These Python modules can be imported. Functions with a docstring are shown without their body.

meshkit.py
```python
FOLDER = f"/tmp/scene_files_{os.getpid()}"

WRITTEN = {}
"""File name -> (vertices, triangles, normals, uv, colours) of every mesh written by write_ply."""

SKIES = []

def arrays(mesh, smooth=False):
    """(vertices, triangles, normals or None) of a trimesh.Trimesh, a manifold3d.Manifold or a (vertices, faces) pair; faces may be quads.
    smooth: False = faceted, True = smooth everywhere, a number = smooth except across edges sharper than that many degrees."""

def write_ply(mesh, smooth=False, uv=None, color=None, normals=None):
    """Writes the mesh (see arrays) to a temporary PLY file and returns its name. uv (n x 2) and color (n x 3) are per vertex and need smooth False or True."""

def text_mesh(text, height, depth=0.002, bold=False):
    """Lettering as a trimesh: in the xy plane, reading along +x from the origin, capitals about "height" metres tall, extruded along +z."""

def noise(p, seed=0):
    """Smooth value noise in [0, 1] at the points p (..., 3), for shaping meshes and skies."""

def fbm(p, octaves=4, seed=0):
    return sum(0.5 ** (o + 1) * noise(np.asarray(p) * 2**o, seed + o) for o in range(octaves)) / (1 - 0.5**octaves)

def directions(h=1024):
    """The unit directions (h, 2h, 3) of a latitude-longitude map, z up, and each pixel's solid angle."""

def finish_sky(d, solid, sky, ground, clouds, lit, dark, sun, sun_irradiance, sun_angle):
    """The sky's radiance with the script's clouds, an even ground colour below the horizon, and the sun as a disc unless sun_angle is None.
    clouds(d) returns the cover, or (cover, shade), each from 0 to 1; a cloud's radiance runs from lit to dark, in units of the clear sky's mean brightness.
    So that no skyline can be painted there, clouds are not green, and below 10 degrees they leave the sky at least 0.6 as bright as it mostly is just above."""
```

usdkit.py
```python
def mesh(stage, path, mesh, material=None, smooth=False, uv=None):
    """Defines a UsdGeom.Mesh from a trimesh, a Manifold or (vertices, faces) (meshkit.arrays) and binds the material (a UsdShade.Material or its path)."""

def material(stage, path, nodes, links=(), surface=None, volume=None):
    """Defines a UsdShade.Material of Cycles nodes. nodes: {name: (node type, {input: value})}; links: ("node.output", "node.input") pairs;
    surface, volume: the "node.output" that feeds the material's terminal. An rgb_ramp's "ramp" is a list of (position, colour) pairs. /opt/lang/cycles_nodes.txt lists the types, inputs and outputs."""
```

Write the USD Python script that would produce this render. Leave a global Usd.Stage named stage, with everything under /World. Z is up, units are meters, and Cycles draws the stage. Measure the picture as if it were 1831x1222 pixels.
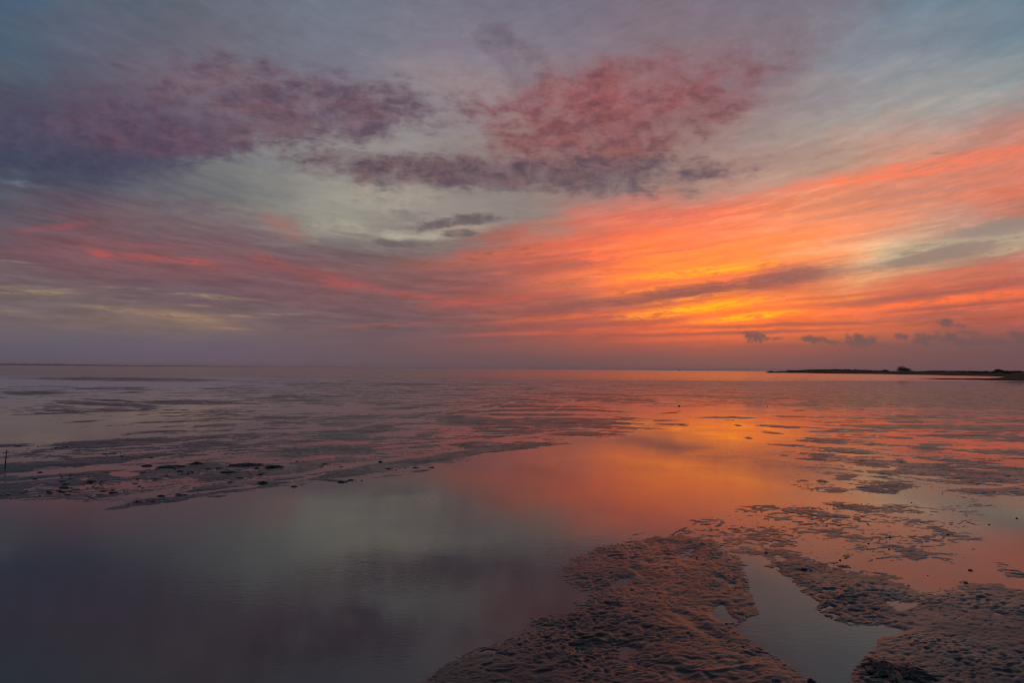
import math
import numpy as np
import trimesh
import usdkit
import meshkit
from PIL import Image, ImageDraw
from scipy import ndimage
from pxr import Usd, UsdGeom, UsdLux, UsdShade, Gf, Sdf

stage = Usd.Stage.CreateInMemory()
UsdGeom.SetStageUpAxis(stage, UsdGeom.Tokens.z)
UsdGeom.SetStageMetersPerUnit(stage, 1.0)
UsdGeom.Xform.Define(stage, '/World')
UsdGeom.Scope.Define(stage, '/World/Looks')

# ------------------------------------------------------------------ camera
W, H, F = 1831.0, 1222.0, 1215.0            # the photograph's pixels and its focal length in pixels
EYE = np.array([0.0, 0.0, 1.62])
PITCH, ROLL = math.radians(2.32), math.radians(0.46)
_f = np.array([0, math.cos(PITCH), math.sin(PITCH)])
_r0, _u0 = np.array([1.0, 0, 0]), np.array([0, -math.sin(PITCH), math.cos(PITCH)])
_r = _r0 * math.cos(ROLL) + _u0 * math.sin(ROLL)
_u = _u0 * math.cos(ROLL) - _r0 * math.sin(ROLL)
cam = UsdGeom.Camera.Define(stage, '/World/camera')
cam.CreateHorizontalApertureAttr(36.0)
cam.CreateFocalLengthAttr(36.0 * F / W)
cam.CreateClippingRangeAttr(Gf.Vec2f(0.05, 200000.0))
cam.CreateFStopAttr(0.0)
cam.CreateExposureAttr(0.0)
m4 = np.eye(4)
m4[0, :3], m4[1, :3], m4[2, :3], m4[3, :3] = _r, _u, -_f, EYE
cam.AddTransformOp().Set(Gf.Matrix4d(m4.tolist()))


def ray(px, py):
    """World direction seen at a pixel of the photograph."""
    px, py = np.asarray(px, float), np.asarray(py, float)
    d = _f * F + _r * (px[..., None] - W / 2) - _u * (py[..., None] - H / 2)
    return d / np.linalg.norm(d, axis=-1, keepdims=True)


def azel(px, py):
    d = ray(px, py)
    return np.degrees(np.arctan2(d[..., 0], d[..., 1])), np.degrees(np.arcsin(d[..., 2]))


def to_pixel(p):
    p = np.asarray(p, float) - EYE
    z = p @ _f
    return W / 2 + F * (p @ _r) / z, H / 2 - F * (p @ _u) / z


def ground(px, py, z=0.0):
    d = ray(px, py)
    t = (z - EYE[2]) / d[..., 2]
    return EYE + d * t[..., None]


def lin(c):
    c = np.asarray(c, float) / 255.0
    return np.where(c <= 0.04045, c / 12.92, ((c + 0.055) / 1.055) ** 2.4)


# ------------------------------------------------------------------ sky
SUN_AZ, SUN_EL = math.radians(17.6), math.radians(0.6)
SKY_STRENGTH = 0.08


class Graph:
    """Builds a Cycles node graph from expressions; a value is a number, a colour or the 'node.output' string of an earlier node."""

    def __init__(self):
        self.nodes, self.links = {}, []

    def add(self, kind, out, **inputs):
        name = f'n{len(self.nodes)}'
        fixed = {}
        for k, v in inputs.items():
            if isinstance(v, str) and '.' in v:
                self.links.append((v, f'{name}.{k}'))
            else:
                fixed[k] = v
        self.nodes[name] = (kind, fixed)
        return f'{name}.{out}'

    def m(self, op, a, b=0.0, c=0.0, clamp=False):
        kw = dict(math_type=op, value1=a, value2=b, value3=c)
        if clamp:
            kw['use_clamp'] = True
        return self.add('math', 'value', **kw)

    def v(self, op, a, b=(0, 0, 0), c=(0, 0, 0), out='vector', **kw):
        return self.add('vector_math', out, math_type=op, vector1=a, vector2=b, vector3=c, **kw)

    def xyz(self, x, y, z=0.0):
        return self.add('combine_xyz', 'vector', x=x, y=y, z=z)

    def noise(self, vec, scale=1.0, detail=3.0, rough=0.55, distortion=0.0, out='fac', lac=2.0):
        return self.add('noise_texture', out, dimensions='3D', type='fBM', vector=vec, scale=scale, detail=detail, roughness=rough, distortion=distortion, lacunarity=lac)

    def remap(self, x, a, b, c=0.0, d=1.0, kind='smoothstep'):
        return self.add('map_range', 'result', range_type=kind, value=x, from_min=a, from_max=b, to_min=c, to_max=d, clamp=True)

    def mix(self, fac, a, b, kind='mix'):
        return self.add('mix', 'color', mix_type=kind, fac=fac, color1=a, color2=b)


# Colours of the dusk clouds and the air between them (sRGB): for each height in the photograph, (across, colour) stops.
GRID = [
 (0,   [(0,(72,98,125)),(150,(85,100,118)),(300,(98,102,115)),(600,(110,121,136)),(900,(112,111,130)),(1200,(120,112,128)),(1400,(118,120,135)),(1600,(115,132,148)),(1831,(98,125,145))]),
 (100, [(0,(84,98,112)),(150,(98,100,118)),(350,(115,106,120)),(600,(125,125,140)),(800,(142,131,142)),(1000,(137,126,138)),(1200,(142,119,126)),(1400,(130,120,132)),(1550,(142,147,156)),(1831,(125,142,152))]),
 (180, [(0,(78,88,104)),(150,(88,84,102)),(350,(112,104,115)),(600,(120,112,126)),(750,(150,140,145)),(900,(150,138,140)),(1050,(152,112,114)),(1200,(152,110,112)),(1350,(142,124,128)),(1500,(158,150,150)),(1700,(160,162,160)),(1831,(155,160,160))]),
 (240, [(0,(74,77,98)),(150,(76,76,98)),(300,(98,86,102)),(450,(132,130,136)),(600,(146,142,144)),(750,(152,148,146)),(950,(156,138,134)),(1100,(160,112,108)),(1250,(160,132,128)),(1400,(165,146,141)),(1550,(178,166,156)),(1700,(176,160,150)),(1831,(192,132,116))]),
 (300, [(0,(78,88,102)),(150,(82,84,102)),(300,(98,100,110)),(450,(126,126,126)),(600,(148,143,138)),(750,(132,114,115)),(900,(122,104,108)),(1050,(128,106,110)),(1200,(138,120,118)),(1350,(175,150,140)),(1500,(190,150,130)),(1650,(238,138,100)),(1831,(230,122,96))]),
 (350, [(0,(80,88,102)),(150,(82,80,100)),(300,(110,108,115)),(450,(118,121,119)),(600,(152,149,143)),(750,(167,161,153)),(900,(160,156,146)),(1050,(150,140,135)),(1200,(186,142,126)),(1350,(225,142,108)),(1500,(238,145,107)),(1650,(215,137,116)),(1831,(215,126,106))]),
 (400, [(0,(100,86,98)),(120,(118,86,94)),(300,(110,99,107)),(450,(130,120,118)),(600,(170,163,147)),(700,(152,145,137)),(900,(132,112,112)),(1000,(162,122,111)),(1150,(255,112,86)),(1300,(272,132,97)),(1450,(266,150,103)),(1600,(230,155,125)),(1750,(172,150,135)),(1831,(162,141,130))]),
 (440, [(0,(112,86,95)),(170,(132,86,90)),(300,(120,86,94)),(450,(120,96,105)),(550,(110,100,105)),(700,(112,102,102)),(800,(132,106,105)),(900,(185,102,87)),(1050,(248,112,77)),(1200,(291,136,74)),(1350,(300,152,82)),(1500,(255,170,120)),(1620,(209,185,150)),(1720,(155,134,122)),(1831,(198,178,150))]),
 (470, [(0,(105,86,98)),(150,(115,86,95)),(300,(122,86,93)),(450,(122,87,93)),(600,(120,90,97)),(750,(128,96,96)),(900,(175,97,86)),(1050,(248,112,80)),(1200,(291,144,68)),(1320,(298,146,66)),(1450,(268,146,92)),(1550,(248,182,130)),(1700,(164,128,112)),(1831,(200,107,91))]),
 (510, [(0,(115,100,100)),(150,(112,95,100)),(300,(108,88,98)),(450,(118,88,98)),(600,(130,87,91)),(750,(134,88,90)),(900,(155,91,90)),(1050,(228,118,88)),(1150,(268,126,64)),(1250,(227,102,78)),(1400,(160,95,88)),(1500,(213,138,96)),(1600,(218,120,87)),(1720,(219,110,82)),(1831,(213,106,87))]),
 (545, [(0,(112,98,102)),(150,(116,101,102)),(300,(112,92,98)),(450,(110,92,100)),(600,(118,88,95)),(750,(125,88,92)),(900,(172,90,83)),(1050,(145,88,87)),(1180,(165,97,84)),(1280,(276,132,60)),(1380,(270,128,64)),(1500,(243,112,76)),(1650,(190,98,86)),(1831,(228,108,80))]),
 (580, [(0,(112,98,105)),(200,(122,103,101)),(380,(134,110,101)),(480,(118,98,102)),(700,(108,88,96)),(850,(125,88,90)),(1000,(180,90,77)),(1150,(240,102,67)),(1250,(284,122,52)),(1350,(284,126,50)),(1500,(250,120,62)),(1650,(190,98,79)),(1831,(168,90,82))]),
 (610, [(0,(98,95,108)),(400,(105,95,108)),(700,(112,88,95)),(900,(140,88,89)),(1100,(165,86,79)),(1300,(172,86,78)),(1500,(150,86,82)),(1650,(122,87,90)),(1831,(113,85,90))]),
 (640, [(0,(92,92,105)),(400,(105,92,108)),(700,(105,88,95)),(1000,(110,82,86)),(1300,(118,82,84)),(1600,(112,82,86)),(1831,(110,80,85))]),
 (662, [(0,(92,91,104)),(400,(104,91,106)),(700,(103,86,94)),(1000,(108,82,86)),(1300,(116,82,84)),(1600,(110,82,86)),(1831,(108,80,85))]),
]


def photo_colour(px, py):
    """The grid above, interpolated in linear light."""
    ys = np.array([g[0] for g in GRID], float)
    rows = np.stack([np.stack([np.interp(px, [s[0] for s in g[1]], lin([s[1] for s in g[1]])[:, k]) for k in range(3)], -1) for g in GRID])
    py = np.clip(py, ys[0], ys[-1])
    i = np.clip(np.searchsorted(ys, py, 'right') - 1, 0, len(ys) - 2)
    t = ((py - ys[i]) / (ys[i + 1] - ys[i]))[..., None]
    n = np.arange(len(px))
    return rows[i, n] * (1 - t) + rows[i + 1, n] * t


AZ_SPAN = 62.0
ELS = [0, 0.9, 2.0, 3.2, 4.6, 6.0, 7.6, 9.3, 11.0, 13.0, 15.5, 18.5, 22.0, 26.0, 31.0, 42.0, 60.0]


def sky_graph():
    g = Graph()
    d = g.add('texture_coordinate', 'generated')
    sep = g.add('separate_xyz', 'x', vector=d)
    nm = sep.split('.')[0]
    x, y, z = nm + '.x', nm + '.y', nm + '.z'
    el = g.m('multiply', g.m('arcsine', z), 57.29578)
    az = g.m('multiply', g.m('arctan2', x, y), 57.29578)
    az = g.m('minimum', g.m('maximum', az, -179.0), 179.0)
    elp = g.m('maximum', el, 0.0)
    # the cloud sheet's streaks fan out from the afterglow: v is the streak a direction lies on
    s2 = g.m('sqrt', g.m('multiply_add', g.m('add', az, 7.0), g.m('add', az, 7.0), 64.0))
    v = g.m('divide', elp, g.m('multiply_add', s2, 0.0165, 1.0))
    sheet = g.v('scale', d, scale=g.m('divide', 1.0, g.m('maximum', g.m('add', z, 0.09), 0.05)))
    nA = g.noise(sheet, 2.2, 3.0, 0.55, out='color')                       # broad billows
    nB = g.noise(sheet, 11.0, 5.0, 0.62, distortion=0.35)                  # altocumulus lumps
    sv = g.xyz(g.m('multiply', az, 0.07), v, g.m('multiply', g.add('separate_xyz', 'x', vector=nA), 0.7))
    nS = g.noise(sv, 0.55, 4.0, 0.6)                                       # long streaks
    nF = g.noise(g.v('multiply', sv, (1.1, 1.0, 1.0)), 2.6, 4.0, 0.65, distortion=0.2)     # fine fibres
    nW = g.noise(g.v('multiply', g.xyz(az, elp), (0.16, 0.42, 0)), 1.0, 5.0, 0.62, out='color')         # edge wobble
    nG = g.noise(g.v('add', g.v('multiply', sv, (9.0, 3.6, 1.0)), g.v('scale', nW, scale=1.6)), 1.0, 6.0, 0.68)   # torn edges
    rise = g.remap(elp, 0.5, 10.0, 0.12, 1.0, 'linear')
    wob = g.v('multiply', g.v('subtract', nW, (0.5, 0.5, 0.5)), g.xyz(g.m('multiply', rise, 9.0), g.m('multiply', rise, 3.4)))
    strk = g.m('multiply', g.m('subtract', nS, 0.5), g.m('multiply', rise, 4.2))
    A0 = g.xyz(az, elp)
    A = g.v('add', g.v('add', A0, wob), g.xyz(0.0, strk))
    sa = g.add('separate_xyz', 'x', vector=A).split('.')[0]
    azw, elw = sa + '.x', sa + '.y'
    # base colours
    t = g.remap(azw, -AZ_SPAN, AZ_SPAN, 0, 1, 'linear')
    grid_az = np.linspace(-AZ_SPAN, AZ_SPAN, 63)
    colour = None
    for i, e in enumerate(ELS):
        a = np.radians(np.clip(grid_az, -52, 52))
        er = np.radians(min(e, 33))
        p = EYE + 1e6 * np.stack([np.sin(a) * np.cos(er), np.cos(a) * np.cos(er), np.full_like(a, np.sin(er))], -1)
        px, py = to_pixel(p)
        c = photo_colour(np.clip(px, 0, W), py)
        if e > 33:                                    # towards the zenith the cloud sheet thins to blue grey
            c = c + (lin((80, 93, 114)) - c) * min(1, (e - 30) / 25)
        row = g.add('rgb_ramp', 'color', ramp=list(zip(np.linspace(0, 1, 63), [tuple(k) for k in c / SKY_STRENGTH])), fac=t)
        colour = row if colour is None else g.mix(g.remap(elw, ELS[i - 1], e, 0, 1, 'linear'), colour, row)
    # the rest of the dusk sky, away from the afterglow
    side = g.remap(g.m('absolute', az), 42.0, 110.0)
    rest = g.mix(g.remap(elp, 0.0, 50.0), tuple(lin((62, 63, 78)) / SKY_STRENGTH), tuple(lin((72, 84, 106)) / SKY_STRENGTH))
    colour = g.mix(side, colour, rest)
    # light and dark in the sheet: fibres low down, lumps higher up
    low = g.remap(v, 6.0, 13.5, 1.0, 0.14)
    gain = g.m('multiply_add', g.m('subtract', nF, 0.5), g.m('multiply', low, g.remap(elp, 0.8, 4.5, 0.0, 1.0)), 1.0)
    gain = g.m('multiply', gain, g.m('multiply_add', g.m('subtract', nG, 0.5), g.m('multiply', g.remap(elp, 0.8, 4.5, 0.0, 0.45), g.remap(v, 7.0, 12.0, 1.0, 0.35)), 1.0))
    gain = g.m('multiply', gain, g.m('multiply_add', g.m('subtract', nB, 0.5), g.remap(elp, 9.0, 20.0, 0.0, 0.42), 1.0))
    colour = g.v('scale', colour, scale=gain)
    # single banks and streaks of cloud: (from, to, half thickness, colour, cover, kind, edge)
    nC = g.noise(g.v('add', g.v('multiply', A0, (0.42, 0.66, 0)), g.v('scale', nW, scale=1.1)), 1.0, 5.0, 0.6)       # small altocumulus lumps
    EB = g.m('multiply_add', g.m('subtract', nC, 0.5), 1.6, g.m('multiply', g.m('subtract', nB, 0.5), 1.6))
    EN = g.m('multiply', EB, 0.45)
    holes = g.remap(nC, 0.44, 0.64, 1.0, 0.35)
    tone = g.remap(nB, 0.36, 0.62)
    fibre = g.m('multiply', g.remap(nF, 0.36, 0.60, 0.45, 1.0), g.remap(nG, 0.38, 0.56, 0.22, 1.0))
    ES = g.m('multiply_add', g.m('subtract', nF, 0.5), 2.0, g.m('multiply', g.m('subtract', nG, 0.5), 3.4))
    ES = g.m('multiply_add', g.m('subtract', nS, 0.5), 0.8, ES)
    EC = g.m('multiply', g.m('subtract', g.noise(A0, 1.7, 5.0, 0.65), 0.5), 4.2)
    Astr = g.v('add', A0, g.v('add', g.v('scale', wob, scale=0.22), g.xyz(0.0, g.m('multiply', strk, 0.12))))
    Abil = g.v('add', A0, g.v('scale', wob, scale=0.45))
    banks = 0.0
    for (x0, y0, x1, y1, th, col, cover, kind, soft) in STROKES:
        (a0, e0), (a1, e1) = azel(x0, y0), azel(x1, y1)
        cx, cy = (x0 + x1) / 2, (y0 + y1) / 2
        a2, e2 = azel(cx, cy - th)
        ac, ec = azel(cx, cy)
        half_l = math.hypot(a1 - a0, e1 - e0) / 2
        half_t = math.hypot(a2 - ac, e2 - ec)
        ang = math.atan2(e1 - e0, a1 - a0)
        src = Astr if kind in 's' else (A0 if kind == 'c' else Abil)
        loc = g.add('mapping', 'vector', mapping_type='texture', vector=src, location=(float(ac), float(ec), 0.0), rotation=(0, 0, ang), scale=(half_l + 0.4 * half_t, half_t, 1.0))
        r = g.v('length', loc, out='value')
        edge = {'s': ES, 'b': EB, 'n': EN}.get(kind)
        if kind == 'c':
            edge = EC
        f = g.m('add', r, edge)
        mask = g.remap(f, 1.0 + soft, 1.0 - soft, 0.0, cover)
        paint = tuple(lin(col) / SKY_STRENGTH)
        if kind in 'bn' and th > 15:
            banks = g.m('maximum', banks, mask)
        if kind == 'b':
            mask = g.m('multiply', mask, holes)
            if th > 15:
                paint = g.mix(tone, tuple(lin(np.array(col) * (0.88, 0.88, 0.93)) / SKY_STRENGTH), tuple(lin(np.array(col) * (1.06, 0.99, 0.98)) / SKY_STRENGTH))
        elif kind == 's':
            mask = g.m('multiply', mask, fibre)
        colour = g.mix(mask, colour, paint)
    nL = g.noise(g.v('add', g.v('multiply', A0, (0.95, 1.35, 0)), g.v('scale', nW, scale=2.0)), 1.0, 5.0, 0.62)
    lumps = g.m('add', g.m('multiply', g.m('subtract', nL, 0.5), 1.05), g.m('multiply', g.m('subtract', nC, 0.5), 0.7))
    colour = g.v('scale', colour, scale=g.m('multiply_add', banks, lumps, 1.0))
    clear = g.add('sky_texture', 'color', sky_type='single_scattering', sun_disc=False, sun_elevation=SUN_EL, sun_rotation=SUN_AZ, altitude=5.0, air_density=1.0, aerosol_density=1.0, ozone_density=1.0, vector=d)
    colour = g.mix(0.94, clear, colour)
    bg = g.add('background_shader', 'background', color=colour, strength=SKY_STRENGTH)
    return g, bg


Y, O, R, M = (345, 206, 4), (275, 150, 55), (240, 112, 78), (138, 86, 85)
STROKES = [
 # afterglow streaks
 (1340, 350, 1860, 268, 15, (276, 122, 76), .8, 's', .5),
 (1200, 420, 1831, 330, 22, (238, 140, 100), .45, 's', .6),
 (800, 475, 1320, 372, 20, (242, 116, 80), .6, 's', .6),
 (980, 512, 1480, 425, 18, (300, 152, 60), .7, 's', .6),
 (1130, 500, 1400, 468, 9, Y, .85, 's', .5),
 (1040, 536, 1290, 502, 8, (305, 158, 48), .7, 's', .5),
 (930, 558, 1490, 492, 14, M, .98, 's', .45),
 (1120, 566, 1390, 536, 9, (345, 198, 2), .95, 's', .45),
 (1240, 577, 1430, 558, 6, (350, 206, 2), 1.0, 's', .45),
 (1400, 563, 1860, 520, 8, (285, 124, 56), .85, 's', .5),
 (1470, 553, 1860, 498, 8, (165, 96, 90), .8, 's', .45),
 (1500, 525, 1860, 470, 12, (228, 106, 84), .6, 's', .6),
 (1480, 488, 1831, 420, 18, (208, 192, 156), .7, 's', .5),
 (1590, 474, 1745, 440, 16, (150, 128, 118), .85, 's', .6),
 (900, 577, 1260, 545, 5, (238, 112, 70), .8, 's', .5),
 (880, 592, 1300, 570, 5, (150, 86, 86), .65, 's', .5),
 (820, 602, 1260, 582, 4, (216, 97, 72), .8, 's', .5),
 (1080, 613, 1620, 590, 3.5, (226, 106, 76), .75, 's', .5),
 (1050, 604, 1480, 592, 3, (160, 88, 84), .6, 's', .5),
 (1400, 588, 1860, 548, 5, (165, 95, 90), .6, 's', .5),
 (1450, 594, 1720, 578, 3, (215, 105, 85), .6, 's', .5),
 (1330, 503, 1500, 478, 10, (148, 96, 94), .85, 's', .5),
 (915, 482, 1110, 470, 7, (150, 96, 90), .7, 's', .6),
 (900, 520, 1080, 500, 6, (150, 96, 92), .6, 's', .6),
 (1740, 408, 1900, 372, 14, (150, 132, 122), .8, 's', .5),
 (1090, 388, 1290, 374, 9, (226, 98, 82), .7, 's', .6),
 (930, 442, 1090, 424, 7, (232, 100, 74), .7, 's', .6),
 (1480, 362, 1860, 318, 7, (186, 132, 122), .7, 's', .6),
 (1380, 402, 1720, 352, 6, (190, 134, 118), .6, 's', .6),
 (1280, 350, 1560, 300, 12, (186, 152, 142), .6, 's', .7),
 (1200, 330, 1480, 262, 14, (160, 124, 120), .55, 's', .7),
 (1450, 120, 1860, 30, 20, (118, 122, 140), .5, 's', .8),
 (1520, 210, 1860, 110, 12, (134, 140, 150), .5, 's', .8),
 (1250, 455, 1560, 408, 8, (240, 132, 92), .6, 's', .6),
 (1290, 530, 1500, 520, 5, (240, 140, 72), .6, 's', .6),
 (1664, 273.5, 1686, 272.5, 1.6, (168, 132, 122), .7, 'n', .5),
 (930, 558, 1490, 492, 12, M, .35, 'n', .9),
 (1160, 530, 1340, 514, 9, (142, 86, 84), .5, 'n', .8),
 (1365, 507, 1495, 484, 11, (146, 94, 92), .6, 'n', .8),
 (1470, 547, 1880, 497, 7, (158, 92, 88), .6, 'n', .7),
 (1570, 562, 1880, 532, 5, (160, 90, 86), .7, 'n', .5),
 (1190, 588, 1570, 577, 3.5, (165, 88, 80), .7, 'n', .5),
 (1080, 601, 1460, 593, 3, (156, 86, 82), .7, 'n', .5),
 (1555, 474, 1748, 444, 15, (150, 128, 119), .75, 'n', .4),
 (1690, 424, 1880, 392, 13, (152, 136, 128), .7, 'n', .5),
 (1500, 482, 1720, 432, 5, (216, 200, 166), .6, 's', .6),
 (1745, 460, 1831, 440, 6, (216, 200, 166), .6, 's', .6),
 # thin streaks fanning through the glow
 (1000, 455, 1290, 410, 4, (252, 140, 84), .6, 's', .5), (1060, 470, 1350, 425, 3, (206, 104, 84), .6, 's', .5), (1180, 462, 1480, 412, 4, (290, 160, 76), .6, 's', .5),
 (1240, 485, 1420, 460, 3, (222, 128, 84), .6, 's', .5), (1010, 498, 1180, 478, 4, (200, 104, 82), .6, 's', .5), (1150, 545, 1330, 522, 4, (300, 168, 40), .7, 's', .5),
 (1300, 552, 1560, 530, 3.5, (280, 150, 52), .7, 's', .5), (1340, 540, 1620, 512, 3, (262, 150, 88), .6, 's', .5), (1410, 576, 1860, 540, 3, (262, 118, 66), .7, 's', .5),
 (1560, 505, 1860, 462, 3.5, (236, 112, 84), .6, 's', .5), (1520, 536, 1800, 506, 3, (228, 108, 82), .6, 's', .5), (1300, 400, 1700, 330, 4, (206, 132, 110), .55, 's', .5),
 (1350, 425, 1760, 350, 4, (250, 150, 110), .55, 's', .5), (1450, 440, 1720, 392, 4, (214, 142, 118), .55, 's', .5), (1150, 415, 1420, 366, 4, (220, 110, 90), .55, 's', .5), (900, 470, 1060, 452, 4, (160, 100, 94), .5, 's', .6),
 # red streaks on the left
 (60, 440, 640, 492, 24, (150, 84, 86), .45, 's', .9),
 (150, 445, 205, 460, 8, (205, 90, 80), .75, 's', .6), (196, 455, 300, 458, 6, (190, 84, 80), .7, 's', .6), (255, 458, 320, 466, 5, (198, 86, 78), .6, 's', .6), (310, 462, 385, 470, 6, (202, 90, 80), .7, 's', .6),
 (215, 436, 360, 440, 4, (160, 82, 86), .6, 's', .6), (450, 455, 500, 470, 10, (188, 84, 80), .65, 's', .7), (480, 478, 640, 490, 8, (170, 82, 82), .6, 's', .7), (560, 500, 660, 512, 11, (192, 84, 78), .65, 's', .7),
 (610, 505, 720, 528, 6, (190, 86, 80), .55, 's', .6), (700, 522, 860, 546, 7, (192, 88, 78), .65, 's', .6), (330, 478, 430, 484, 4, (160, 84, 88), .5, 's', .6),
 (760, 550, 1010, 525, 8, (200, 92, 78), .7, 's', .6), (600, 586, 800, 576, 4, (170, 88, 82), .6, 's', .6), (480, 398, 540, 420, 12, (165, 98, 95), .5, 'b', .8),
 (20, 411, 90, 408, 5, (160, 82, 86), .6, 's', .6), (88, 404, 146, 402, 5, (182, 84, 84), .7, 's', .6), (0, 448, 120, 452, 5, (140, 86, 92), .5, 's', .7), (300, 358, 420, 380, 16, (116, 100, 110), .5, 'b', .8),
 # cream streaks on the left
 (-20, 513, 90, 512, 3, (150, 128, 112), .7, 's', .6), (-20, 521, 140, 523, 5, (176, 148, 116), .75, 's', .6), (60, 518, 140, 516, 3, (160, 136, 116), .6, 's', .6), (160, 510, 220, 512, 2.5, (150, 128, 115), .6, 's', .6), (240, 515, 285, 516, 2, (150, 128, 115), .5, 's', .6),
 (300, 524, 350, 526, 2.5, (160, 136, 116), .6, 's', .6), (340, 526, 420, 534, 5, (180, 152, 118), .75, 's', .6), (410, 532, 470, 536, 2.5, (150, 126, 112), .6, 's', .6),
 (140, 546, 260, 556, 4, (160, 132, 108), .7, 's', .6), (200, 556, 300, 566, 5, (160, 130, 106), .7, 's', .6), (270, 560, 390, 574, 8, (172, 138, 108), .75, 's', .6), (330, 545, 380, 548, 2.5, (160, 134, 112), .6, 's', .6), (380, 563, 470, 567, 3, (160, 132, 112), .6, 's', .6),
 (460, 561, 550, 563, 2, (158, 128, 112), .6, 's', .6), (370, 585, 445, 589, 3, (160, 127, 108), .7, 's', .6), (-20, 555, 60, 558, 4, (140, 120, 106), .7, 's', .6), (20, 566, 150, 570, 5, (136, 116, 106), .6, 's', .6), (80, 580, 220, 578, 5, (136, 114, 105), .5, 's', .6),
 (-10, 464, 65, 469, 2.5, (155, 132, 122), .7, 's', .45),
 # blue grey bank, far left
 (-60, 215, 270, 250, 45, (72, 72, 96), .6, 'b', .9),
 (30, 250, 340, 272, 14, (86, 74, 98), .6, 'b', .9),
 (-20, 322, 70, 336, 5, (132, 137, 142), .6, 's', .5),
 (-20, 258, 115, 280, 5, (104, 112, 124), .6, 's', .5),
 # altocumulus
 (-120, 260, 340, 240, 66, (66, 69, 93), .85, 'n', .7),
 (1000, 262, 1420, 66, 58, (146, 118, 123), .5, 'n', .8),
 (1180, 190, 1520, 30, 46, (132, 118, 130), .45, 'n', .8),
 (780, 130, 990, 225, 42, (158, 134, 135), .45, 'n', .8),
 (860, 40, 960, 180, 24, (122, 110, 124), .5, 'n', .8),
 (-80, 250, 300, 262, 50, (70, 71, 95), .8, 'n', .8),
 (60, 222, 470, 226, 48, (88, 78, 99), .8, 'n', .7),
 (240, 178, 745, 205, 54, (112, 96, 108), .75, 'n', .7),
 (590, 302, 1190, 316, 27, (112, 96, 102), .9, 'n', .6),
 (930, 215, 1290, 160, 58, (144, 96, 101), .75, 'n', .8),
 (880, 278, 1230, 235, 44, (140, 104, 104), .6, 'n', .8),
 (130, 215, 520, 205, 52, (98, 84, 103), .75, 'b', .8),
 (300, 150, 560, 165, 45, (118, 98, 110), .75, 'b', .7),
 (390, 190, 745, 206, 46, (112, 92, 106), .9, 'b', .6),
 (180, 238, 440, 262, 24, (104, 82, 100), .8, 'b', .7),
 (400, 240, 650, 222, 26, (116, 98, 108), .7, 'b', .6),
 (620, 345, 770, 360, 24, (178, 172, 152), .5, 'b', .9),
 (940, 205, 1270, 165, 55, (150, 92, 95), .9, 'b', .7),
 (890, 275, 1220, 232, 44, (140, 92, 95), .85, 'b', .7),
 (600, 302, 1190, 318, 27, (112, 93, 101), 1.0, 'b', .6),
 (900, 330, 1180, 342, 16, (124, 104, 108), .8, 'b', .7),
 (860, 60, 960, 110, 24, (125, 112, 124), .5, 'b', .8),
 (590, 402, 690, 415, 9, (190, 181, 160), .6, 'b', .8),
 (690, 424, 860, 408, 10, (188, 179, 158), .7, 'b', .8),
 (745, 406, 880, 390, 10, (106, 93, 97), .95, 'b', .5),
 (785, 419, 850, 416, 6, (104, 92, 96), .9, 'b', .4),
 (665, 433, 765, 437, 7, (108, 97, 98), .9, 'b', .5),
 (675, 380, 770, 385, 8, (124, 115, 111), .6, 'b', .6),
 (545, 425, 640, 440, 10, (104, 98, 104), .6, 's', .45),
 # small low clouds above the headland
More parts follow.
